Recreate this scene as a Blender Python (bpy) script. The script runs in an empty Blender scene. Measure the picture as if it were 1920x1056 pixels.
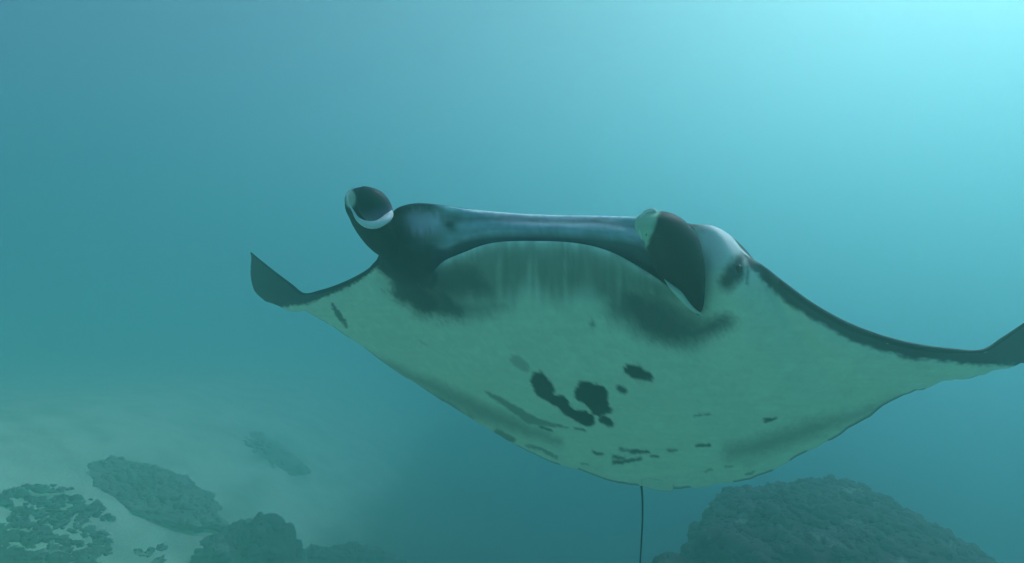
import bpy, math, random
import numpy as np
from mathutils import Vector, noise

S = bpy.context.scene
COL = S.collection
R = math.radians
random.seed(7)
rng = np.random.default_rng(7)

# ------------------------------------------------------------------ camera
cam_d = bpy.data.cameras.new("camera")
cam = bpy.data.objects.new("camera", cam_d)
COL.objects.link(cam)
FPX = 1150.0
cam_d.sensor_width = 36.0
cam_d.lens = FPX / 1920.0 * 36.0
cam_d.clip_start = 0.05
cam_d.clip_end = 500.0
cam.location = (0, 0, 0)
cam.rotation_euler = (R(90), 0, 0)
S.camera = cam

# ------------------------------------------------------------------ sky and sun
SUN_EL, SUN_AZ = R(48.7), R(51.1)
w = bpy.data.worlds.new("World")
S.world = w
w.use_nodes = True
nt = w.node_tree
bg = nt.nodes["Background"]
sky = nt.nodes.new("ShaderNodeTexSky")
sky.sky_type = 'NISHITA'
sky.sun_disc = False
sky.sun_elevation = SUN_EL
sky.sun_rotation = SUN_AZ
nt.links.new(sky.outputs[0], bg.inputs[0])
bg.inputs[1].default_value = 0.104
sd = bpy.data.lights.new("sun", 'SUN')
sun = bpy.data.objects.new("sun", sd)
COL.objects.link(sun)
sd.energy = 3.6
sd.angle = R(0.53)
sd.color = (1.0, 0.97, 0.92)
sun_dir = Vector((math.cos(SUN_EL) * math.sin(SUN_AZ), math.cos(SUN_EL) * math.cos(SUN_AZ), math.sin(SUN_EL)))
sun.rotation_euler = sun_dir.to_track_quat('Z', 'Y').to_euler()
sun.location = sun_dir * 30

S.view_settings.view_transform = 'Standard'
S.view_settings.look = 'None'
S.view_settings.gamma = 1.0
S.view_settings.use_curve_mapping = False
S.view_settings.exposure = -0.04
S.cycles.use_denoising = True
S.cycles.max_bounces = 8
S.cycles.diffuse_bounces = 3
S.cycles.glossy_bounces = 2
S.cycles.volume_bounces = 5
S.cycles.transparent_max_bounces = 8
S.cycles.sample_clamp_indirect = 4.0

# ------------------------------------------------------------------ helpers
def ray(px, py):
    return np.array([(px - 960) / FPX, 1.0, -(py - 528) / FPX])

def smooth(e0, e1, x):
    t = np.clip((x - e0) / (e1 - e0), 0, 1)
    return t * t * (3 - 2 * t)

def mesh_from(name, V, F, mat, parent=None, col=None, smooth_shade=True, rough=None):
    me = bpy.data.meshes.new(name)
    me.from_pydata([tuple(v) for v in V], [], F)
    if smooth_shade:
        me.polygons.foreach_set("use_smooth", [True] * len(me.polygons))
    if col is not None:
        a = me.color_attributes.new("tint", 'FLOAT_COLOR', 'POINT')
        c4 = np.ones((len(V), 4), dtype=np.float32)
        c4[:, :3] = col
        a.data.foreach_set("color", c4.ravel())
    me.materials.append(mat)
    me.update()
    o = bpy.data.objects.new(name, me)
    COL.objects.link(o)
    if parent is not None:
        o.parent = parent
    return o

def tag(o, label=None, cat=None, group=None, kind=None):
    for k, v in (("label", label), ("category", cat), ("group", group), ("kind", kind)):
        if v:
            o[k] = v
    return o

def new_mat(name):
    m = bpy.data.materials.new(name)
    m.use_nodes = True
    return m, m.node_tree, m.node_tree.nodes["Principled BSDF"]

def N(nt, kind, **kw):
    n = nt.nodes.new(kind)
    for k, v in kw.items():
        if k in n.inputs.keys():
            n.inputs[k].default_value = v
        else:
            setattr(n, k, v)
    return n

# ------------------------------------------------------------------ water volume
SURF, BED = 7.0, -9.0
def make_haze():
    x0, x1, y0, y1, z0, z1 = -70, 70, -40, 90, BED - 1, SURF
    V = [(x, y, z) for x in (x0, x1) for y in (y0, y1) for z in (z0, z1)]
    F = [(0, 1, 3, 2), (4, 6, 7, 5), (0, 4, 5, 1), (2, 3, 7, 6), (0, 2, 6, 4), (1, 5, 7, 3)]
    m = bpy.data.materials.new("water_haze")
    m.use_nodes = True
    t = m.node_tree
    t.nodes.clear()
    out = t.nodes.new("ShaderNodeOutputMaterial")
    pv = t.nodes.new("ShaderNodeVolumePrincipled")
    pv.inputs["Color"].default_value = (0.213,0.422,0.345, 1)
    pv.inputs["Absorption Color"].default_value = (0.46,0.765,0.85, 1)
    pv.inputs["Density"].default_value = 0.29
    pv.inputs["Anisotropy"].default_value = 0.80
    t.links.new(pv.outputs[0], out.inputs["Volume"])
    tag(mesh_from("haze", V, F, m, smooth_shade=False), kind="stuff")
make_haze()

# ------------------------------------------------------------------ sea floor
def bed_height(x, y):
    """height of the sea floor under (x, y), metres relative to the camera"""
    s = float(smooth(-9.0, 2.0, np.float64(x)))
    z = -1.75 - 4.6 * s - .085 * max(0.0, min(y, 30.0) - 5.0)
    z += 0.16 * noise.noise(Vector((x * .35, y * .35, 1.7))) + 0.05 * noise.noise(Vector((x * 1.3, y * 1.3, 4.2)))
    z += 0.012 * noise.noise(Vector((x * 6, y * 6, 9.1)))
    return max(z, BED + .3)

def make_bed():
    def axis(lo, hi, c, n):
        t = np.linspace(-1, 1, n)
        s = np.sign(t) * np.abs(t) ** 2.4
        return np.where(s < 0, c + s * (c - lo), c + s * (hi - c))
    xs, ys = axis(-68, 68, -3, 330), axis(-38, 88, 6, 330)
    V = [(x, y, bed_height(x, y)) for y in ys for x in xs]
    n = len(xs)
    F = [(j * n + i, j * n + i + 1, (j + 1) * n + i + 1, (j + 1) * n + i) for j in range(len(ys) - 1) for i in range(n - 1)]
    m, t, b = new_mat("pale_sand")
    tc = N(t, "ShaderNodeTexCoord")
    n1 = N(t, "ShaderNodeTexNoise", Scale=1.6, Detail=8.0)
    n2 = N(t, "ShaderNodeTexNoise", Scale=22.0, Detail=5.0)
    r = N(t, "ShaderNodeValToRGB")
    r.color_ramp.elements[0].color = (0.36, 0.46, 0.29, 1); r.color_ramp.elements[0].position = .34
    r.color_ramp.elements[1].color = (0.64, 0.78, 0.50, 1); r.color_ramp.elements[1].position = .58
    mx = N(t, "ShaderNodeMix", data_type='RGBA', blend_type='MULTIPLY')
    mx.inputs[0].default_value = .3
    t.links.new(tc.outputs["Object"], n1.inputs["Vector"]); t.links.new(tc.outputs["Object"], n2.inputs["Vector"])
    t.links.new(n1.outputs[0], r.inputs[0])
    t.links.new(r.outputs[0], mx.inputs[6]); t.links.new(n2.outputs[0], mx.inputs[7])
    # the sand gives way to dark algae-covered rubble at the foot of the slope
    sp = N(t, "ShaderNodeSeparateXYZ"); t.links.new(tc.outputs["Object"], sp.inputs[0])
    n3 = N(t, "ShaderNodeTexNoise", Scale=.55, Detail=7.0, Roughness=.6); t.links.new(tc.outputs["Object"], n3.inputs["Vector"])
    ad = N(t, "ShaderNodeMath", operation='MULTIPLY_ADD'); ad.inputs[1].default_value = 3.2
    t.links.new(n3.outputs[0], ad.inputs[0]); t.links.new(sp.outputs[0], ad.inputs[2])
    mr = N(t, "ShaderNodeMapRange", interpolation_type='SMOOTHSTEP')
    mr.inputs[1].default_value = -2.6; mr.inputs[2].default_value = -.7
    t.links.new(ad.outputs[0], mr.inputs[0])
    dm = N(t, "ShaderNodeMix", data_type='RGBA')
    dm.inputs[7].default_value = (.10, .12, .10, 1)
    mr2 = N(t, "ShaderNodeMapRange", interpolation_type='SMOOTHSTEP')
    mr2.inputs[1].default_value = 3.5; mr2.inputs[2].default_value = 6.5  # unseen near bed stays pale sand, put there to brighten the belly from below
    t.links.new(sp.outputs[1], mr2.inputs[0])
    mm = N(t, "ShaderNodeMath", operation='MULTIPLY'); t.links.new(mr.outputs[0], mm.inputs[0]); t.links.new(mr2.outputs[0], mm.inputs[1])
    t.links.new(mm.outputs[0], dm.inputs[0]); t.links.new(mx.outputs[2], dm.inputs[6])
    t.links.new(dm.outputs[2], b.inputs["Base Color"])
    b.inputs["Roughness"].default_value = .95
    bp = N(t, "ShaderNodeBump", Strength=.5, Distance=.03)
    t.links.new(n2.outputs[0], bp.inputs["Height"]); t.links.new(bp.outputs[0], b.inputs["Normal"])
    tag(mesh_from("sea_floor", V, F, m), kind="structure")
make_bed()

# ------------------------------------------------------------------ reef rocks
def reef_material(name, dark, mid, pale, pale_at=.70):
    m, t, b = new_mat(name)
    tc = N(t, "ShaderNodeTexCoord")
    n1 = N(t, "ShaderNodeTexNoise", Scale=2.6, Detail=9.0, Roughness=.65)
    n2 = N(t, "ShaderNodeTexNoise", Scale=9.0, Detail=6.0, Roughness=.7)
    r = N(t, "ShaderNodeValToRGB")
    cr = r.color_ramp
    cr.elements[0].position = .36; cr.elements[0].color = (*dark, 1)
    cr.elements[1].position = .55; cr.elements[1].color = (*mid, 1)
    e = cr.elements.new(pale_at); e.color = (*mid, 1)
    e = cr.elements.new(pale_at + .05); e.color = (*pale, 1)
    t.links.new(tc.outputs["Object"], n1.inputs["Vector"]); t.links.new(tc.outputs["Object"], n2.inputs["Vector"])
    t.links.new(n1.outputs[0], r.inputs[0])
    mx = N(t, "ShaderNodeMix", data_type='RGBA', blend_type='MULTIPLY')
    mx.inputs[0].default_value = .75
    r2 = N(t, "ShaderNodeValToRGB")
    r2.color_ramp.elements[0].position = .3; r2.color_ramp.elements[0].color = (.35, .35, .35, 1)
    r2.color_ramp.elements[1].position = .62
    t.links.new(n2.outputs[0], r2.inputs[0])
    t.links.new(r.outputs[0], mx.inputs[6]); t.links.new(r2.outputs[0], mx.inputs[7])
    t.links.new(mx.outputs[2], b.inputs["Base Color"])
    b.inputs["Roughness"].default_value = .9
    bp = N(t, "ShaderNodeBump", Strength=.8, Distance=.05)
    t.links.new(n2.outputs[0], bp.inputs["Height"]); t.links.new(bp.outputs[0], b.inputs["Normal"])
    return m
M_REEF = reef_material("dark_coral_rock", (.035, .03, .035), (.10, .08, .09), (.42, .42, .36), .585)
M_FAR = reef_material("haze_paled_reef", (.14, .15, .12), (.24, .25, .20), (.40, .42, .34), .66)  # paler reef tone, fading in the haze put into the colour
M_RUBBLE = reef_material("coral_rubble", (.05, .06, .05), (.15, .14, .12), (.50, .54, .40), .60)

def mound(name, c, r, seed, rough=.28, mat=None, res=110, lobes=(), lean=(0, 0), square=1.0):
    """a boulder of reef: a half dome with lobes, knobs and overhangs"""
    nu, nv = res * 2, res
    V, F = [], []
    sv = Vector((seed * 7.3, seed * 3.1, seed * 5.7))
    for j in range(nv + 1):
        ph = -math.pi * .18 + (math.pi * .68) * j / nv
        for i in range(nu):
            th = 2 * math.pi * i / nu
            d = Vector((math.cos(ph) * math.cos(th), math.cos(ph) * math.sin(th), math.sin(ph)))
            k = 1 + rough * (1.3 * noise.noise(d * 1.4 + sv) + .8 * noise.noise(d * 3.1 + sv))
            v1 = noise.voronoi(d * 5.5 + sv)[0][0]
            v2 = noise.voronoi(d * 13 + sv)[0][0]
            k += rough * (.55 * (.45 - v1) + .22 * (.4 - v2)) + rough * .10 * noise.noise(d * 30 + sv)
            for (lx, ly, lz, wd, amp) in lobes:
                q = (d - Vector((lx, ly, lz)).normalized()).length / wd
                k += amp * math.exp(-q * q)
            dz = math.copysign(abs(d.z) ** square, d.z)
            p = [c[0] + d.x * r[0] * k, c[1] + d.y * r[1] * k, c[2] + dz * r[2] * k]
            p[2] += (p[0] - c[0]) * lean[0] + (p[1] - c[1]) * lean[1]
            V.append(p)
    for j in range(nv):
        for i in range(nu):
            a, b_ = j * nu + i, j * nu + (i + 1) % nu
            F.append((a, b_, b_ + nu, a + nu))
    V = np.array(V)
    base = np.array([c[0], c[1], bed_height(c[0], c[1])])
    root = bpy.data.objects.new(name, None)
    root = mesh_from(name, V - base, F, mat or M_REEF)
    root.location = base
    return root

def at(px, py, y):
    return ray(px, py) * y

# ------------------------------------------------------------------ manta ray
YAW, PITCH, ROLL = R(21), R(41), R(3)
F0 = np.array([-math.sin(YAW), -math.cos(YAW), 0]); L0 = np.array([math.cos(YAW), -math.sin(YAW), 0]); U0 = np.array([0, 0, 1.])
MF = F0 * math.cos(PITCH) + U0 * math.sin(PITCH)
MU = -F0 * math.sin(PITCH) + U0 * math.cos(PITCH)
ML = L0 * math.cos(ROLL) - MU * math.sin(ROLL)
MU = MU * math.cos(ROLL) + L0 * math.sin(ROLL)
MO = ray(1010, 450) * 1.6                   # middle of the mouth

def onp(p, h):
    """manta-frame point (side, forward, height) that lies h above the disc's plane"""
    d = ray(*p)
    t = (MO @ MU + h) / (d @ MU)
    P = d * t - MO
    return np.array([P @ ML, P @ MF, h])

def to_world(q):
    q = np.asarray(q)
    return MO + q[..., 0:1] * ML + q[..., 1:2] * MF + q[..., 2:3] * MU

def to_frame(P):
    P = np.asarray(P) - MO
    return np.stack([P @ ML, P @ MF, P @ MU], -1)

def project(P):
    return 960 + FPX * P[..., 0] / P[..., 1], 528 - FPX * P[..., 2] / P[..., 1]

def wing(le, hle, te, hte, dors, vent, rad=.010):
    A, B = onp(le, hle), onp(te, hte)
    up = np.array([0, 0, 1.])
    fw = np.array([0, 1., 0])
    D = lambda s, k: A + (B - A) * s + up * dors * k
    W = lambda s, k: A + (B - A) * s - up * vent * k
    return [B, D(.8, .35), D(.55, .65), D(.3, .6), D(.1, .22),
            A + up * rad * .8 - fw * rad * 1.2, A + up * rad * .6 - fw * rad * .25, A + up * rad * .15, A - up * rad * .1, A - up * rad * .4 - fw * rad * .1, A - up * rad - fw * rad * .8,
            W(.05, .25), W(.15, .6), W(.35, 1), W(.6, .8), W(.82, .35), B]

def head(ul, hul, uf, huf, uj, huj, deep, ll, hll, te, hte, dors, vent, thr):
    """deep: how far the mouth goes back behind the lips; thr: how far the throat bulges"""
    A, G, J, Lp, B = onp(ul, hul), onp(uf, huf), onp(uj, huj), onp(ll, hll), onp(te, hte)
    up = np.array([0, 0, 1.]); fw = np.array([0, 1., 0])
    mid = (J + Lp) / 2
    D = lambda s, k: A + (B - A) * s + up * dors * k
    W = lambda s, k: Lp + (B - Lp) * s - up * vent * k
    return [B, D(.8, .4), D(.55, .85), D(.3, 1), D(.1, .5),
            A, G, J, mid - fw * deep, Lp - fw * min(deep, .035) + up * .006, Lp,
            W(.05, .10) - up * thr * .55, W(.15, .45) - up * thr, W(.35, 1) - up * thr * .6, W(.6, .9), W(.82, .4), B]

ST = []
ST.append(wing((470, 473), .22, (471, 477), .22, .003, .003, .003))
ST.append(wing((490, 490), .19, (469, 506), .21, .008, .006, .005))
ST.append(wing((516, 511), .15, (474, 538), .165, .012, .008, .006))
ST.append(wing((545, 533), .10, (492, 561), .12, .016, .010, .007))
ST.append(wing((567, 550), .065, (526, 573), .07, .02, .012, .008))
ST.append(wing((600, 545), .04, (572, 588), .04, .025, .014, .009))
ST.append(wing((650, 527), .015, (640, 622), .015, .04, .02, .010))
ST.append(wing((688, 506), .0, (710, 672), .0, .06, .03, .011))
ST.append(wing((704, 490), .0, (790, 727), .0, .09, .045, .014))
ST.append(head((722, 440), .04, (718, 455), .03, (718, 470), .005, .0, (722, 500), -.03, (860, 771), 0, .10, .03, .0))
ST.append(head((738, 396), .08, (733, 425), .06, (738, 465), .01, .0, (750, 525), -.05, (925, 808), 0, .13, .04, .0))
ST.append(head((762, 384), .09, (757, 415), .075, (768, 462), .02, .0, (782, 530), -.055, (970, 836), 0, .15, .05, .0))
ST.append(head((790, 382), .09, (792, 415), .07, (800, 462), .02, .008, (808, 512), -.045, (1015, 860), 0, .16, .06, .01))
ST.append(head((825, 386), .085, (828, 412), .065, (836, 462), .02, .05, (832, 490), -.015, (1045, 870), 0, .165, .07, .03))
ST.append(head((862, 391), .08, (866, 413), .055, (872, 445), .02, .22, (868, 474), -.01, (1072, 878), 0, .17, .07, .04))
ST.append(head((905, 395), .093, (908, 411), .055, (910, 436), .02, .35, (908, 459), -.0, (1100, 888), 0, .175, .07, .045))
ST.append(head((1000, 402), .093, (1000, 415), .055, (1000, 433), .02, .4, (1000, 452), .0, (1165, 905), 0, .18, .07, .05))
ST.append(head((1085, 404), .093, (1085, 417), .055, (1085, 435), .02, .4, (1087, 457), .0, (1215, 914), 0, .18, .07, .045))
ST.append(head((1140, 405), .093, (1140, 419), .055, (1140, 440), .02, .35, (1142, 471), -.005, (1262, 917), 0, .175, .07, .04))
ST.append(head((1190, 407), .085, (1190, 424), .06, (1190, 452), .02, .22, (1192, 497), -.01, (1310, 914), 0, .17, .07, .035))
ST.append(head((1232, 411), .085, (1236, 435), .06, (1238, 480), .02, .06, (1238, 526), -.02, (1355, 908), 0, .16, .07, .025))
ST.append(head((1268, 416), .085, (1278, 450), .06, (1285, 505), .015, .01, (1290, 565), -.045, (1400, 897), 0, .15, .05, .01))
ST.append(head((1300, 421), .098, (1318, 448), .05, (1328, 505), -.022, .0, (1338, 592), -.066, (1450, 878), 0, .14, .035, .0))
ST.append(head((1336, 424), .096, (1352, 448), .043, (1366, 505), -.032, .0, (1380, 580), -.066, (1500, 855), 0, .13, .03, .0))
ST.append(head((1368, 442), .078, (1379, 463), .032, (1390, 500), -.02, .0, (1404, 550), -.048, (1550, 827), 0, .10, .03, .0))
ST.append(head((1390, 468), .045, (1396, 479), .022, (1404, 497), -.004, .0, (1418, 520), -.024, (1590, 801), 0, .07, .03, .0))
ST.append(wing((1425, 497), .01, (1622, 782), .0, .085, .04, .014))
ST.append(wing((1470, 531), .0, (1655, 763), .0, .07, .035, .013))
ST.append(wing((1530, 574), .0, (1690, 744), .0, .06, .03, .012))
ST.append(wing((1600, 611), .0, (1740, 727), .01, .05, .025, .011))
ST.append(wing((1700, 643), .01, (1800, 710), .02, .035, .02, .010))
ST.append(wing((1780, 655), .025, (1850, 695), .035, .028, .015, .009))
ST.append(wing((1842, 657), .05, (1898, 683), .055, .02, .012, .008))
ST.append(wing((1880, 634), .09, (1930, 674), .10, .016, .010, .007))
ST.append(wing((1925, 604), .14, (1968, 652), .15, .012, .008, .006))
ST.append(wing((1975, 570), .18, (2000, 610), .19, .008, .006, .005))
ST.append(wing((2025, 535), .22, (2024, 540), .22, .003, .003, .003))

def cr_interp(P, u, x):
    """Catmull-Rom with non-uniform knots u through P (first axis) evaluated at x (finite-difference Hermite, limited)"""
    P = np.asarray(P, float)
    n = len(u)
    du = np.diff(u)
    sl = np.diff(P, axis=0) / du.reshape((-1,) + (1,) * (P.ndim - 1))
    m = np.zeros_like(P)
    w0 = du[1:].reshape((-1,) + (1,) * (P.ndim - 1)); w1 = du[:-1].reshape((-1,) + (1,) * (P.ndim - 1))
    m[1:-1] = (sl[:-1] * w0 + sl[1:] * w1) / (w0 + w1)
    m[0], m[-1] = sl[0], sl[-1]
    k = np.clip(np.searchsorted(u, x, side='right') - 1, 0, n - 2)
    sh = (-1,) + (1,) * (P.ndim - 1)
    h = du[k].reshape(sh)
    s = ((x - u[k]) / du[k]).reshape(sh)
    return ((2 * s**3 - 3 * s**2 + 1) * P[k] + (s**3 - 2 * s**2 + s) * h * m[k]
            + (-2 * s**3 + 3 * s**2) * P[k + 1] + (s**3 - s**2) * h * m[k + 1])

# value noise on a lattice for the soft edges of the markings
_lat = rng.random((256, 256))
def vn(x, y):
    xi, yi = np.floor(x).astype(int), np.floor(y).astype(int)
    fx, fy = x - xi, y - yi
    fx, fy = fx * fx * (3 - 2 * fx), fy * fy * (3 - 2 * fy)
    g = lambda a, b: _lat[a % 256, b % 256]
    return (g(xi, yi) * (1 - fx) * (1 - fy) + g(xi + 1, yi) * fx * (1 - fy) + g(xi, yi + 1) * (1 - fx) * fy + g(xi + 1, yi + 1) * fx * fy) * 2 - 1
def fbm(x, y):
    return vn(x, y) * .55 + vn(x * 2.1 + 9, y * 2.1 + 4) * .28 + vn(x * 4.3 + 2, y * 4.3 + 7) * .17

def build_disc():
    C = np.array(ST)                                  # stations x 17 x 3
    d = np.linalg.norm(np.diff(C[:, [5, 10, 13, 16]], axis=0), axis=2).mean(1)
    u = np.concatenate([[0], np.cumsum(d + .01)])
    NU = 560
    x = np.linspace(0, u[-1], NU)
    G = cr_interp(C, u, x)                            # NU x 17 x 3
    # around the section
    sub = [6, 8, 8, 8, 6, 8, 8, 10, 10, 5, 8, 10, 18, 26, 26, 22]
    tk = np.arange(17.)
    tt = np.concatenate([k + np.arange(s) / s for k, s in enumerate(sub)] + [[16.]])
    rows = []
    Gt = np.swapaxes(G, 0, 1)
    seg = np.linalg.norm(np.diff(Gt, axis=0), axis=2).T   # NU x 16
    out = np.zeros((NU, len(tt), 3))
    for i in range(NU):
        kn = np.concatenate([[0], np.cumsum(np.sqrt(seg[i]) + 1e-3)])
        xx = np.interp(tt, tk, kn)
        out[i] = cr_interp(G[i], kn, xx)
    return out, tt, x / u[-1]

disc, tt, uu = build_disc()
NU, NT = disc.shape[:2]
# gentle bends: the trailing flap of each wing sags, and the hem ripples
s_v = np.clip((tt - 10) / 6, 0, 1)[None, :]
wave = np.sin(uu * 47)[:, None] * .5 + np.sin(uu * 83 + 1)[:, None] * .5
disc[:, :, 2] += (.006 * wave * smooth(.75, 1, s_v) * (tt[None, :] > 10))
disc[:, :, 2] += (.006 * wave * smooth(3, 0, tt)[None, :]) * (tt[None, :] < 3)
PX, PY = project(to_world(disc))
# ragged trailing hem
rag = .010 * vn(uu * 46, uu * 0 + 5) + .006 * vn(uu * 140, uu * 0 + 7) + .006 * np.tanh(3 * vn(uu * 23, uu * 0 + 11))
disc[:, :, 1] += rag[:, None] * (smooth(14.5, 16, tt) + smooth(1.2, 0, tt))[None, :] * smooth(0, .1, uu)[:, None] * smooth(1, .9, uu)[:, None]
# let the cheeks run smoothly into the belly
wsm = (smooth(8.0, 9.0, tt) * smooth(13.5, 12, tt))[None, :] * np.clip(smooth(1285, 1320, PX) * smooth(1450, 1425, PX) + smooth(812, 790, PX) * smooth(712, 722, PX), 0, 1)
for _ in range(150):
    nb_ = np.copy(disc)
    nb_[:, 1:-1] = (disc[:, :-2] + disc[:, 2:]) / 2
    disc = disc + (nb_ - disc) * wsm[..., None] * .9
world = to_world(disc)
PX, PY = project(world)

def seg_dist(px, py, pts):
    """distance (in photograph pixels) to a polyline, and the parameter along it"""
    best = np.full(px.shape, 1e9); par = np.zeros(px.shape)
    for k in range(len(pts) - 1):
        a = np.array(pts[k], float); b = np.array(pts[k + 1], float)
        ab = b - a
        t = np.clip(((px - a[0]) * ab[0] + (py - a[1]) * ab[1]) / (ab @ ab), 0, 1)
        dd = np.hypot(px - a[0] - t * ab[0], py - a[1] - t * ab[1])
        m = dd < best
        best = np.where(m, dd, best); par = np.where(m, k + t, par)
    return best, par

def fb(x, y, z=0.):
    return noise.noise(Vector((x, y, z)))

WHITE = np.array([.73, .84, .71]); DARK = np.array([.024, .032, .042]); GREY = np.array([.12, .14, .15])
PURP = np.array([.46, .44, .62])

def paint():
    side = (PX > 1296) | (PX < 796)
    ventral = ((tt >= 10)[None, :] & np.ones((NU, 1), bool)) | ((tt >= 5.6)[None, :] & side & (PX > 715))
    jx = PX + 7 * fbm(PX / 22, PY / 22) + 4 * vn(PX / 4, PY / 4); jy = PY + 7 * fbm(PX / 22 + 50, PY / 22 + 50) + 4 * vn(PX / 4 + 30, PY / 4 + 9)
    dark = np.zeros((NU, NT))
    def poly(pts, r, soft, amt=1.0, jit=1.0):
        """rounded streak: r may vary along the polyline"""
        nonlocal dark
        dd, par = seg_dist(PX + (jx - PX) * jit, PY + (jy - PY) * jit, pts)
        rr = np.interp(par, np.arange(len(r)), r) if hasattr(r, '__len__') else r
        dark = np.maximum(dark, amt * smooth(soft, -soft, dd - rr) * ventral)
    # leading margin of both wings
    poly([(700, 497), (650, 530), (570, 556), (520, 545), (480, 510), (470, 480)], [9, 11, 14, 34, 34, 20], 4, .93, .5)
    poly([(1405, 480), (1440, 515), (1490, 560), (1540, 592), (1600, 625), (1700, 657), (1850, 672), (1930, 645), (2030, 540)], [12, 16, 15, 14, 14, 15, 15, 40, 60], 5, .95, .7)
    # shoulder patches and chin
    poly([(752, 520), (800, 560), (860, 582)], [22, 36, 18], 16, .86)
    poly([(770, 510), (820, 525), (880, 525), (920, 545)], [40, 54, 50, 26], 38, .84)
    poly([(1190, 570), (1240, 610), (1300, 628), (1360, 604)], [32, 36, 22, 14], 20, .84)
    poly([(1150, 545), (1200, 575), (1260, 600)], [24, 42, 30], 28, .75)
    poly([(800, 500), (850, 500), (1000, 490), (1100, 500), (1180, 530)], [26, 30, 26, 30, 26], 30, .35)
    band = smooth(606, 535, PY + 11 * vn(PX / 9, PY / 60 + 3) + 14 * vn(PX / 31, PY * 0 + 8) + 22 * np.exp(-((PX - 1010) / 90) ** 2)) * smooth(770, 830, PX) * smooth(1330, 1250, PX)
    dark = np.maximum(dark, band * (.66 + .08 * vn(PX / 5, PY / 60)) * ventral)
    poly([(700, 455), (735, 480), (770, 500), (800, 520)], [34, 36, 34, 30], 12, .95)
    poly([(850, 575), (900, 580), (950, 570)], [24, 16, 6], 22, .62)
    poly([(1170, 570), (1230, 590), (1300, 610)], [34, 44, 26], 26, .80)
    poly([(733, 505), (765, 545), (805, 570)], [16, 28, 26], 12, .93)
    # pale throat creases
    for cx, a in ((936, .22), (992, .30), (1005, .20), (1060, .15), (1100, .14), (1160, .16)):
        st = np.exp(-((PX - cx - 3 * fbm(PY / 30, PX * 0 + cx)) / 4.5) ** 2) * smooth(470, 500, PY) * smooth(590, 560, PY)
        dark = np.where(ventral, dark * (1 - a * st * 1.6), dark)
    # eye patch and dark eye ring on the near side of the head
    poly([(1392, 478), (1380, 508), (1364, 526)], [10, 20, 18], 13, .95, .6)
    poly([(1398, 470), (1402, 500), (1400, 530)], [3, 6, 2], 5, .8, .6)
    # belly spots
    for pts, r, a in (([(1010, 712), (1023, 733)], [16, 18], .95), ([(1032, 746), (1052, 755), (1072, 775)], [8, 11, 9], .95), ([(1075, 775), (1104, 788)], [10, 12], .97),
                      ([(1096, 736), (1117, 744)], [20, 23], .96), ([(1112, 742), (1124, 762)], [22, 19], .95), ([(1136, 766), (1140, 768)], [9, 8], .92), ([(1130, 787), (1144, 796)], [7, 6], .95),
                      ([(1160, 728), (1168, 735)], [6, 6], .9), ([(1180, 694), (1194, 698)], [10, 14], .95), ([(1194, 698), (1220, 709)], [13, 5], .94),
                      ([(966, 675), (985, 690)], [10, 9], .35), ([(1110, 606), (1113, 612)], [4, 4], .6),
                      ([(622, 574), (636, 592), (652, 613)], [3, 6, 2], .8), ([(716, 540), (722, 548)], [2, 2], .4), ([(785, 636), (803, 648)], [1.2, 1.2], .4),
                      ([(912, 733), (955, 763), (990, 785), (1030, 795), (1065, 802)], [2, 6, 9, 5, 1], .6), ([(1076, 803), (1097, 808)], [2.2, 2.2], .8),
                      ([(1012, 800), (1032, 808)], [3.5, 2.5], .8), ([(984, 786), (996, 790)], [4, 3], .55),
                      ([(1112, 847), (1130, 852)], [3, 2.5], .85), ([(1164, 843), (1180, 845)], [2.6, 2.6], .7), ([(1186, 847), (1214, 848)], [4, 3], .85), ([(1152, 856), (1170, 858)], [4, 3], .8),
                      ([(1150, 866), (1175, 865), (1202, 861)], [4, 4, 3], .85), ([(1222, 857), (1235, 858)], [3, 3], .85), ([(1256, 844), (1267, 845)], [2.5, 2.5], .7),
                      ([(1308, 835), (1330, 834)], [3.5, 3], .85), ([(1302, 780), (1332, 777)], [1.4, 2], .7), ([(1436, 787), (1454, 785)], [4, 3], .9),
                      ([(935, 812), (962, 826)], [8, 5], .65), ([(1325, 883), (1335, 882)], [2, 2], .5), ([(1362, 876), (1374, 875)], [2.4, 2], .5), ([(1398, 890), (1415, 885)], [2, 2], .6),
                      ([(1090, 869), (1102, 872)], [2.5, 2], .5)):
        poly(pts, r, 2.2, a, .5)
    # grey trailing band, part pigment and part painted bend shade, then the pale hem
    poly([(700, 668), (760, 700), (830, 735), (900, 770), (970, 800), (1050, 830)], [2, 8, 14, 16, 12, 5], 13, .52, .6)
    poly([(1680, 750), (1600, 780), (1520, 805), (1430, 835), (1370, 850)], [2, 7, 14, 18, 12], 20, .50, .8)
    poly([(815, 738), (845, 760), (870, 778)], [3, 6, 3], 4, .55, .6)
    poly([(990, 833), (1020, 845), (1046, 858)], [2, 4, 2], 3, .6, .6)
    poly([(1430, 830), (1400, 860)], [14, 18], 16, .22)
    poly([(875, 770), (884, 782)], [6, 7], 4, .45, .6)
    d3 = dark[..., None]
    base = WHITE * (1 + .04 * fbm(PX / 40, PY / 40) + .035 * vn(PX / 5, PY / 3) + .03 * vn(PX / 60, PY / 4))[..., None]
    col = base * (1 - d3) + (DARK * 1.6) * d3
    # thin grey hem
    hem = smooth(.975, 1, np.clip((tt - 10) / 6, 0, 1))[None, :, None] * (.55 + .45 * np.sign(vn(uu * 61, uu * 0 + 2)))[:, None, None] * .9
    col = col * (1 - hem) + GREY * hem
    # back is charcoal
    top = (tt < 5.3)[None, :] & ~((tt > 4.75)[None, :] & (PX > 1325) & (PX < 1388))
    col = np.where(top[..., None], DARK + .01 * fbm(disc[..., 0] * 9, disc[..., 1] * 9)[..., None], col)
    # face between upper lip and lower lip
    face = ((tt >= 5.0) & (tt < 10))[None, :]
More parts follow.
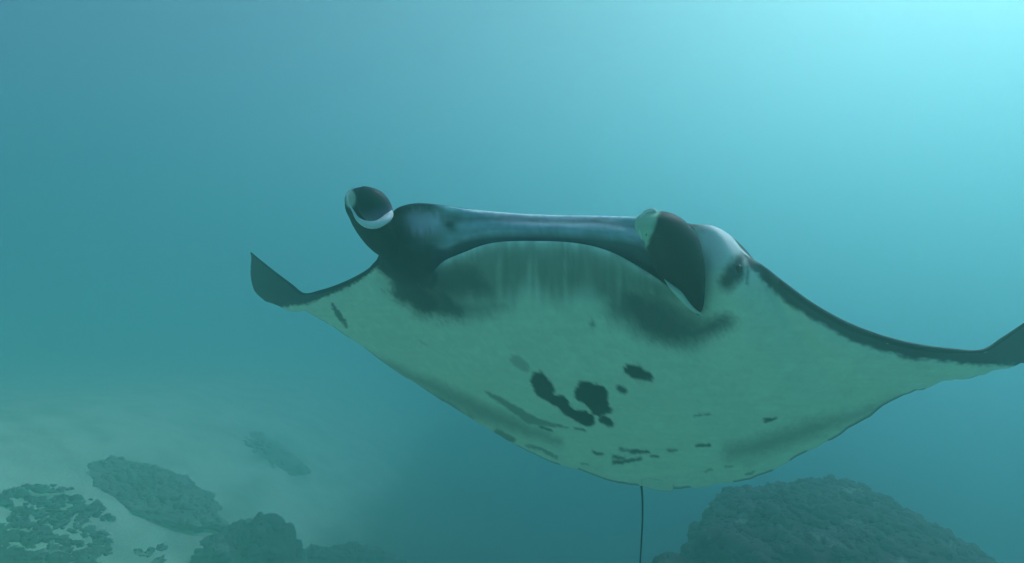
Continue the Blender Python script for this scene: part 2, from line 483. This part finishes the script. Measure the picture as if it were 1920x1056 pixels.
    headu = (PX > 712) & (PX < 1412)
    fcol = np.zeros((NU, NT, 3)) + GREY * .9
    # blue-grey upper jaw, with a highlight painted along its top edge
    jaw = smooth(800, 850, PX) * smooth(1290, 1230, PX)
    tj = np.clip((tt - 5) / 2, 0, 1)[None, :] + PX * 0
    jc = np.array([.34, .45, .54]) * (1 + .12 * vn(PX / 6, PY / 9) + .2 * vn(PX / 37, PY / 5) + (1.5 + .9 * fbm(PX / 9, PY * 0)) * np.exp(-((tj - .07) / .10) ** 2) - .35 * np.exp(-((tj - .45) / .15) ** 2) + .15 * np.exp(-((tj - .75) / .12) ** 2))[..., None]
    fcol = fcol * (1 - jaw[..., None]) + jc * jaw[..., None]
    # purple-grey cheek on the left
    ch = 1.25 * np.exp(-(((PX - 793) / 36) ** 2 + ((PY - 413) / 27) ** 2) ** 1.5) * (1 + .55 * vn(PX / 3.2, PY / 24) + .3 * vn(PX / 9, PY / 7))
    fcol += PURP * .95 * np.clip(ch, 0, 1)[..., None]
    nos = np.exp(-(((PX - 843) / 11) ** 2 + ((PY - 421) / 7) ** 2)) + .5 * np.exp(-(((PX - 850) / 16) ** 2 + ((PY - 432) / 6) ** 2))
    fcol *= (1 - .85 * np.clip(nos * 1.2, 0, 1))[..., None]
    lf = smooth(790, 750, PX - (PY - 440) * .3)[..., None]
    fcol = fcol * (1 - lf * .8) + DARK * 1.4 * lf * .8
    # mouth cavity, its shade painted darker with depth behind the lips
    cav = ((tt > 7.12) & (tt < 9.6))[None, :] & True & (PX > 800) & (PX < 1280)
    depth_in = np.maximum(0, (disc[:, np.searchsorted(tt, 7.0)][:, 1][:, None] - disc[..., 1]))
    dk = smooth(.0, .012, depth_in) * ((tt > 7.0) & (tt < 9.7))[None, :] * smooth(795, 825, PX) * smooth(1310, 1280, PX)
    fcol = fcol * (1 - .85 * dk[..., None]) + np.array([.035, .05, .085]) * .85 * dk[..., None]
    # lower lip rim, a painted highlight added further down
    # the near cheek carries the belly's white, sunlit top painted brighter towards the brow
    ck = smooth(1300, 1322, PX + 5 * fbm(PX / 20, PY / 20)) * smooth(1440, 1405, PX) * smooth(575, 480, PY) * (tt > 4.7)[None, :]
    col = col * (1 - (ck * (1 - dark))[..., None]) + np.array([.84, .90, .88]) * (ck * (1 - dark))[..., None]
    rightside = (PX > 1300)
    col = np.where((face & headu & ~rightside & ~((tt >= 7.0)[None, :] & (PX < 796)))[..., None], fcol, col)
    wle = (face & ~headu & ~(rightside & (PX < 1460) & (tt >= 5.6)[None, :]))
    col = np.where(wle[..., None], DARK * 1.3, col)
    rim = np.exp(-((tt - 9.95) / .38) ** 2)[None, :] * (.8 + .4 * fbm(PX / 14, PY * 0)) * smooth(800, 840, PX) * smooth(1260, 1220, PX)  # highlight on the lower lip, painted into the colour
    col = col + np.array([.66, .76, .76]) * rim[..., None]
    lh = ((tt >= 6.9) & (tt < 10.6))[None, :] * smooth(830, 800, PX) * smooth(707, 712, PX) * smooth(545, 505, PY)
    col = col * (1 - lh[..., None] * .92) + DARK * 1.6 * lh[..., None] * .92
    # margin of dark skin creeping over the brow
    brow = smooth(5.9, 5.3, tt)[None, :] * headu * (1 - jaw) * (.6 + .4 * fbm(PX / 7, PY / 7))
    brow = np.clip(brow, 0, 1) * (1 - smooth(1305, 1340, PX)) * (tt >= 5)[None, :]
    col = col * (1 - brow[..., None]) + DARK * brow[..., None]
    return np.clip(col, 0, 1)

col = paint()
BV, BF, BC = [world.reshape(-1, 3)], [], [col.reshape(-1, 3)]
for i in range(NU - 1):
    for j in range(NT - 1):
        a = i * NT + j
        BF.append((a, a + 1, a + NT + 1, a + NT))
nb = NU * NT

def add_grid(P, C, closed=True):
    """P: rings x points x 3 (world); joined into the body"""
    global nb
    n, k = P.shape[:2]
    BV.append(P.reshape(-1, 3)); BC.append(C.reshape(-1, 3))
    for i in range(n - 1):
        for j in range(k if closed else k - 1):
            j2 = (j + 1) % k
            BF.append((nb + i * k + j, nb + i * k + j2, nb + (i + 1) * k + j2, nb + (i + 1) * k + j))
    nb += n * k

def loft(path, radii, flat, npt=40, nring=60, power=1.0):
    """tapered round member through world points; radii = (wide, thin); flat = direction of the thin axis"""
    path = np.array(path, float); radii = np.array(radii, float)
    L = np.concatenate([[0], np.cumsum(np.linalg.norm(np.diff(path, axis=0), axis=1))])
    x = np.linspace(0, L[-1], nring)
    x = L[-1] * (1 - np.cos(np.pi * x / L[-1])) / 2
    c = cr_interp(path, L, x); r = np.maximum(cr_interp(radii, L, x), 1e-4)
    tn = np.gradient(c, axis=0); tn /= np.linalg.norm(tn, axis=1, keepdims=True) + 1e-9
    fl = np.asarray(flat, float)
    a = np.cross(tn, fl); a /= np.linalg.norm(a, axis=1, keepdims=True) + 1e-9
    b = np.cross(a, tn)
    th = np.linspace(0, 2 * np.pi, npt, endpoint=False)
    P = c[:, None] + a[:, None] * (r[:, 0:1] * np.cos(th))[..., None] + b[:, None] * (r[:, 1:2] * np.sin(th))[..., None]
    return P, x / L[-1], th

# left (far) cephalic fin, rolled
def px_m(px, depth):
    return px * depth / FPX
def horn_left():
    bl = np.array([.014, .028, .038])
    pth = [at(742, 466, 1.90), at(721, 449, 1.85), at(700, 423, 1.78), at(686, 396, 1.71), at(675, 376, 1.66), at(668, 362, 1.635), at(665, 354, 1.63)]
    rad = [(px_m(26, 1.9), .06), (px_m(30, 1.85), .06), (px_m(32, 1.78), .055), (px_m(33, 1.71), .05), (px_m(29, 1.66), .04), (px_m(17, 1.635), .02), (.001, .001)]
    P, s, th = loft(pth, rad, (0, 1, 0), 48, 70)
    x, y = project(P)
    C = np.zeros(P.shape) + bl
    k = smooth(12, 8, np.hypot((x - 657) * 1.0, (y - 373) * .6))[..., None] * .95
    C = C * (1 - k) + np.array([.55, .68, .58]) * k
    add_grid(P, C)
    # inner rolled lobe
    pth = [at(727, 409, 1.73), at(716, 400, 1.68), at(701, 386, 1.63), at(690, 371, 1.615), at(682, 359, 1.62), at(678, 352, 1.63)]
    rad = [(.004, .004), (px_m(21, 1.68), .035), (px_m(29, 1.63), .04), (px_m(25, 1.615), .035), (px_m(12, 1.62), .018), (.001, .001)]
    P, s, th = loft(pth, rad, (0, 1, 0), 40, 50)
    x, y = project(P)
    C = np.zeros(P.shape) + bl
    k = smooth(-22, 14, (y - 405) + (x - 705) * .25)[..., None] * .75
    C = C * (1 - k) + np.array([.34, .34, .50]) * k
    add_grid(P, C)
    # pale rolled edge
    c = [(661, 352), (652, 360), (653, 378), (662, 396), (672, 412), (688, 421), (706, 421), (722, 412), (731, 400), (731, 392)]
    dpt = [1.62, 1.615, 1.61, 1.605, 1.595, 1.595, 1.60, 1.615, 1.64, 1.65]
    rr = [1, 1.5, 1.5, 2, 4, 6.5, 7.5, 7.5, 6.5, 2]
    P, s, th = loft([at(a, b, d) for (a, b), d in zip(c, dpt)], [(px_m(r, 1.65), px_m(r, 1.65)) for r in rr], (0, 1, 0), 16, 90)
    add_grid(P, np.zeros(P.shape) + np.array([.80, .86, .88]))
horn_left()

def horn_right():
    bl = np.array([.012, .024, .032])
    pth = [at(1207, 421, 1.445), at(1213, 423, 1.415), at(1233, 430, 1.415), at(1258, 455, 1.44), at(1272, 490, 1.47), at(1288, 530, 1.50), at(1301, 564, 1.53), at(1309, 590, 1.56)]
    rad = [(.004, .004), (px_m(25, 1.415), .035), (px_m(36, 1.415), .05), (px_m(46, 1.44), .06), (px_m(45, 1.47), .065), (px_m(30, 1.5), .055), (px_m(13, 1.53), .035), (.002, .002)]
    P, s, th = loft(pth, rad, (0, 1, 0), 56, 110)
    x, y = project(P)
    C = np.zeros(P.shape) + bl
    k = smooth(5, -3, (x - 1227) + (y - 420) * .35 + 3 * fbm(x / 8, y / 8))[..., None]
    C = C * (1 - k) + np.array([.50, .68, .52]) * k
    add_grid(P, C)
    # folds of the rolled tip
    c = [(1203, 449), (1200, 430), (1203, 409), (1211, 398), (1224, 395), (1236, 405)]
    P, s, th = loft([at(a, b, 1.395) for a, b in c], [(px_m(r, 1.4),) * 2 for r in (1, 2.6, 3.2, 4, 4.6, 1.5)], (0, 1, 0), 14, 60)
    add_grid(P, np.zeros(P.shape) + np.array([.74, .88, .80]))
    c = [(1211, 442), (1217, 427), (1220, 412)]
    P, s, th = loft([at(a, b, 1.385) for a, b in c], [(px_m(r, 1.4),) * 2 for r in (1, 2.2, 1)], (0, 1, 0), 14, 30)
    add_grid(P, np.zeros(P.shape) + np.array([.16, .24, .20]))
    # pale free edge along the underside
    c = [(1246, 524), (1258, 537), (1273, 551), (1288, 569), (1302, 582), (1317, 591)]
    dp = [1.45, 1.45, 1.46, 1.475, 1.50, 1.53]
    P, s, th = loft([at(a, b, d) for (a, b), d in zip(c, dp)], [(px_m(r, 1.45), px_m(r * .8, 1.45)) for r in (1, 4.5, 6.5, 5, 3.5, 1.5)], (0, 1, 0), 16, 70)
    add_grid(P, np.zeros(P.shape) + np.array([.55, .68, .60]))
horn_right()

# tail, hanging down from the hem, and pelvic flap
def tail():
    q = [(1196, 880), (1201, 900), (1204, 925), (1205, 960), (1203, 1010), (1200, 1060), (1196, 1150)]
    dp = [2.60, 2.62, 2.63, 2.64, 2.66, 2.68, 2.72]
    P, s, th = loft([at(a, b, d) for (a, b), d in zip(q, dp)], [(r, r) for r in (.007, .006, .0045, .0038, .0036, .0034, .003)], (0, 1, 0), 14, 90)
    C = np.zeros(P.shape) + DARK * 1.3
    add_grid(P, C)
    top = [onp(q_, -.006) for q_ in ((1200, 890), (1204, 912), (1230, 919), (1257, 922), (1263, 918), (1263, 884))]
    # pelvic flap: thin rounded sheet
    edge = np.stack([np.interp(np.linspace(0, 5, 41), np.arange(6.), np.array(top)[:, c_]) for c_ in range(3)], 1)
    ctr = onp((1230, 900), -.008)
    ring = []
    for k in (0., .35, .7, .97, 1.0):
        ring.append(ctr + (edge - ctr) * k + np.array([0, 0, -.002 * (1 - k)]))
    for k in (1.0, .9, .4, 0.):
        ring.append(ctr + (edge - ctr) * k + np.array([0, 0, .004]))
    P = to_world(np.array(ring))
    C = np.zeros(P.shape) + WHITE * .92
    C[4] = GREY
    add_grid(P, C, closed=False)
tail()

def skin_material():
    m, t, b = new_mat("manta_skin")
    vc = N(t, "ShaderNodeVertexColor"); vc.layer_name = "tint"
    tc = N(t, "ShaderNodeTexCoord")
    n = N(t, "ShaderNodeTexNoise", Scale=26.0, Detail=7.0, Roughness=.6)
    t.links.new(tc.outputs["Object"], n.inputs["Vector"])
    mp = N(t, "ShaderNodeMapRange")
    mp.inputs[1].default_value = .3; mp.inputs[2].default_value = .7; mp.inputs[3].default_value = .94; mp.inputs[4].default_value = 1.04
    t.links.new(n.outputs[0], mp.inputs[0])
    mx = N(t, "ShaderNodeVectorMath", operation='SCALE')
    t.links.new(vc.outputs[0], mx.inputs[0]); t.links.new(mp.outputs[0], mx.inputs["Scale"])
    t.links.new(mx.outputs[0], b.inputs["Base Color"])
    b.inputs["Roughness"].default_value = .6
    b.inputs["Specular IOR Level"].default_value = .2
    n2 = N(t, "ShaderNodeTexNoise", Scale=60.0, Detail=4.0)
    t.links.new(tc.outputs["Object"], n2.inputs["Vector"])
    bp = N(t, "ShaderNodeBump", Strength=.12, Distance=.004)
    t.links.new(n2.outputs[0], bp.inputs["Height"]); t.links.new(bp.outputs[0], b.inputs["Normal"])
    return m
M_SKIN = skin_material()
manta = bpy.data.objects.new("manta_ray", None)
COL.objects.link(manta)
manta.location = tuple(MO)
tag(manta, "large manta ray with black-and-white skin gliding towards the camera, spotted pale belly showing", "manta ray")
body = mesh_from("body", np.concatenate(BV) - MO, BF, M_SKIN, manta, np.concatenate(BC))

def eyes():
    m, t, b = new_mat("eye_gloss")
    b.inputs["Base Color"].default_value = (.012, .014, .018, 1)
    b.inputs["Roughness"].default_value = .12
    for px_, py_, dep in ((1384, 504, 1.441), (722, 470, 1.852)):
        c = at(px_, py_, dep)
        V, F = [], []
        for i in range(9):
            for j in range(16):
                p_, q_ = math.pi * i / 8, 2 * math.pi * j / 16
                V.append((.011 * math.sin(p_) * math.cos(q_), .011 * math.sin(p_) * math.sin(q_), .011 * math.cos(p_)))
        for i in range(8):
            for j in range(16):
                F.append((i * 16 + j, (i + 1) * 16 + j, (i + 1) * 16 + (j + 1) % 16, i * 16 + (j + 1) % 16))
        e = mesh_from("eye", V, F, m, manta)
        e.location = c - MO
eyes()

# ------------------------------------------------------------------ reef objects
def bed_hit(px, py):
    """the point of the sea floor seen at a pixel of the photograph"""
    d = ray(px, py)
    y = 2.0
    while y < 60:
        p = d * y
        if p[2] <= bed_height(p[0], p[1]):
            return p
        y += .02
    return d * 60

def blob(V, F, c, r, sv, rgd, nu=12, nr=7):
    nv = len(V)
    for j in range(nr):
        ph = -.4 + (math.pi / 2 + .4) * j / (nr - 1)
        for i in range(nu):
            th = 2 * math.pi * i / nu
            d = Vector((math.cos(ph) * math.cos(th), math.cos(ph) * math.sin(th), math.sin(ph)))
            k = 1 + rgd * (.55 * noise.noise(d * 1.6 + sv) + .5 * noise.noise(d * 4 + sv))
            V.append((c[0] + d.x * r[0] * k, c[1] + d.y * r[1] * k, c[2] + d.z * r[2] * k))
    for j in range(nr - 1):
        for i in range(nu):
            a, b2 = nv + j * nu + i, nv + j * nu + (i + 1) % nu
            F.append((a, b2, b2 + nu, a + nu))

def rock(c, r, seed, label, name="coral_rock", cat="coral rock", growth=0, gsize=.05, **kw):
    o = tag(mound(name, c, r, seed, **kw), label, cat)
    if growth:
        rg = random.Random(seed)
        vs = [v for v in o.data.vertices if v.normal.z > -.25]
        V, F = [], []
        for _ in range(growth):
            v = rg.choice(vs)
            q = gsize * rg.uniform(.35, 1.0) * (1 if rg.random() < .85 else 1.9)
            blob(V, F, v.co - v.normal * q * .3, (q * rg.uniform(.7, 1.4), q * rg.uniform(.7, 1.4), q * rg.uniform(.5, 1.1)), Vector((rg.random() * 99, 5, 2)), .8, 10, 6)
        tag(mesh_from("coral_growth", V, F, kw.get("mat") or M_REEF, o), kind="stuff")
    return o
rock(at(1562, 1240, 6.6), (1.60, 1.6, 1.74), 12, "huge dark coral-covered boulder rising at lower right behind the manta ray's tail", rough=.065, res=190, square=.45, growth=2200, gsize=.065)
rock(at(1310, 1225, 6.4), (.88, .9, .98), 8, "lower shoulder of dark reef rock leaning against the left side of the huge boulder", rough=.15, res=110, square=.8, growth=350, gsize=.07)
b_ = bed_hit(290, 930)
rock(b_ + np.array([0, 0, .02]), (1.0, .72, .24), 2, "low elongated dark reef outcrop lying slanted on the pale sand slope", rough=.2, lean=(-.42, 0), mat=M_FAR, growth=350, gsize=.055)
b_ = bed_hit(465, 1100)
rock(b_ + np.array([0, 0, .25]), (.72, .7, .66), 3, "knobbly dark coral boulder on the sand at the bottom edge, left of centre", rough=.24, res=130, growth=450, gsize=.05)
b_ = bed_hit(690, 1120)
rock(b_ + np.array([0, 0, .10]), (1.45, .8, .5), 4, "low dark reef ridge trailing off to the right of the knobbly boulder", rough=.25, lean=(-.22, 0), growth=450, gsize=.06)
b_ = bed_hit(485, 838)
rock(b_ + np.array([0, 0, -.27]), (.95, .9, .36), 5, "faint distant coral mound almost lost in the murky water", rough=.2, lean=(-.4, 0), mat=M_FAR, growth=120, gsize=.07)
b_ = bed_hit(80, 1005)
rock(b_ + np.array([0, 0, -.30]), (.75, .70, .26), 6, "broad mottled coral outcrop with pale gaps in the lower left corner", rough=.5, mat=M_RUBBLE, res=140, lean=(-.36, 0), growth=160, gsize=.045)

def rubble():
    """broken coral strewn over the sand: nobody could count it"""
    V, F, nv = [], [], 0
    rg = random.Random(11)
    areas = [((85, 1000), (125, 90), 620, .048), ((30, 1095), (170, 60), 260, .05), ((300, 1035), (55, 14), 10, .05), ((230, 1060), (90, 30), 16, .045), ((400, 1060), (40, 16), 8, .05),
             ((40, 960), (60, 30), 14, .05), ((560, 1085), (160, 40), 40, .07)]
    for (cx, cy), (sx, sy), n, r0 in areas:
        for _ in range(n):
            a, q = rg.uniform(0, 2 * math.pi), math.sqrt(rg.random())
            px_, py_ = cx + sx * q * math.cos(a), cy + sy * q * math.sin(a)
            if noise.noise(Vector((px_ / 24, py_ / 13, 3))) < -.03:
                continue
            p = bed_hit(px_, py_)
            r = r0 * rg.uniform(.45, 1.5)
            blob(V, F, p, (r * rg.uniform(.7, 1.7), r * rg.uniform(.7, 1.7), r * rg.uniform(.5, 1.0)), Vector((rg.random() * 99, 1, 2)), 1.5)
    tag(mesh_from("coral_rubble", V, F, M_REEF), kind="stuff")
rubble()

def particles():
    """tiny drifting flecks in the water"""
    V, F, nv = [], [], 0
    rg = random.Random(5)
    for _ in range(260):
        y = rg.uniform(1.2, 3.6)
        c = (rg.uniform(-1, 1) * y * 1.1, y, rg.uniform(-.7, .7) * y)
        r = rg.uniform(.0005, .0017)
        q = [Vector((rg.uniform(.6, 1.3) * x_, rg.uniform(.6, 1.3) * y_, rg.uniform(.6, 1.3) * z_)) * r for x_, y_, z_ in ((1, 0, 0), (-1, 0, 0), (0, 1, 0), (0, -1, 0), (0, 0, 1), (0, 0, -1))]
        V += [(c[0] + v.x, c[1] + v.y, c[2] + v.z) for v in q]
        for a, b2, e in ((0, 2, 4), (2, 1, 4), (1, 3, 4), (3, 0, 4), (2, 0, 5), (1, 2, 5), (3, 1, 5), (0, 3, 5)):
            F.append((nv + a, nv + b2, nv + e))
        nv += 6
    m, t, b = new_mat("pale_fleck")
    b.inputs["Base Color"].default_value = (.7, .75, .7, 1)
    tag(mesh_from("suspended_particles", V, F, m, smooth_shade=False), kind="stuff")
particles()
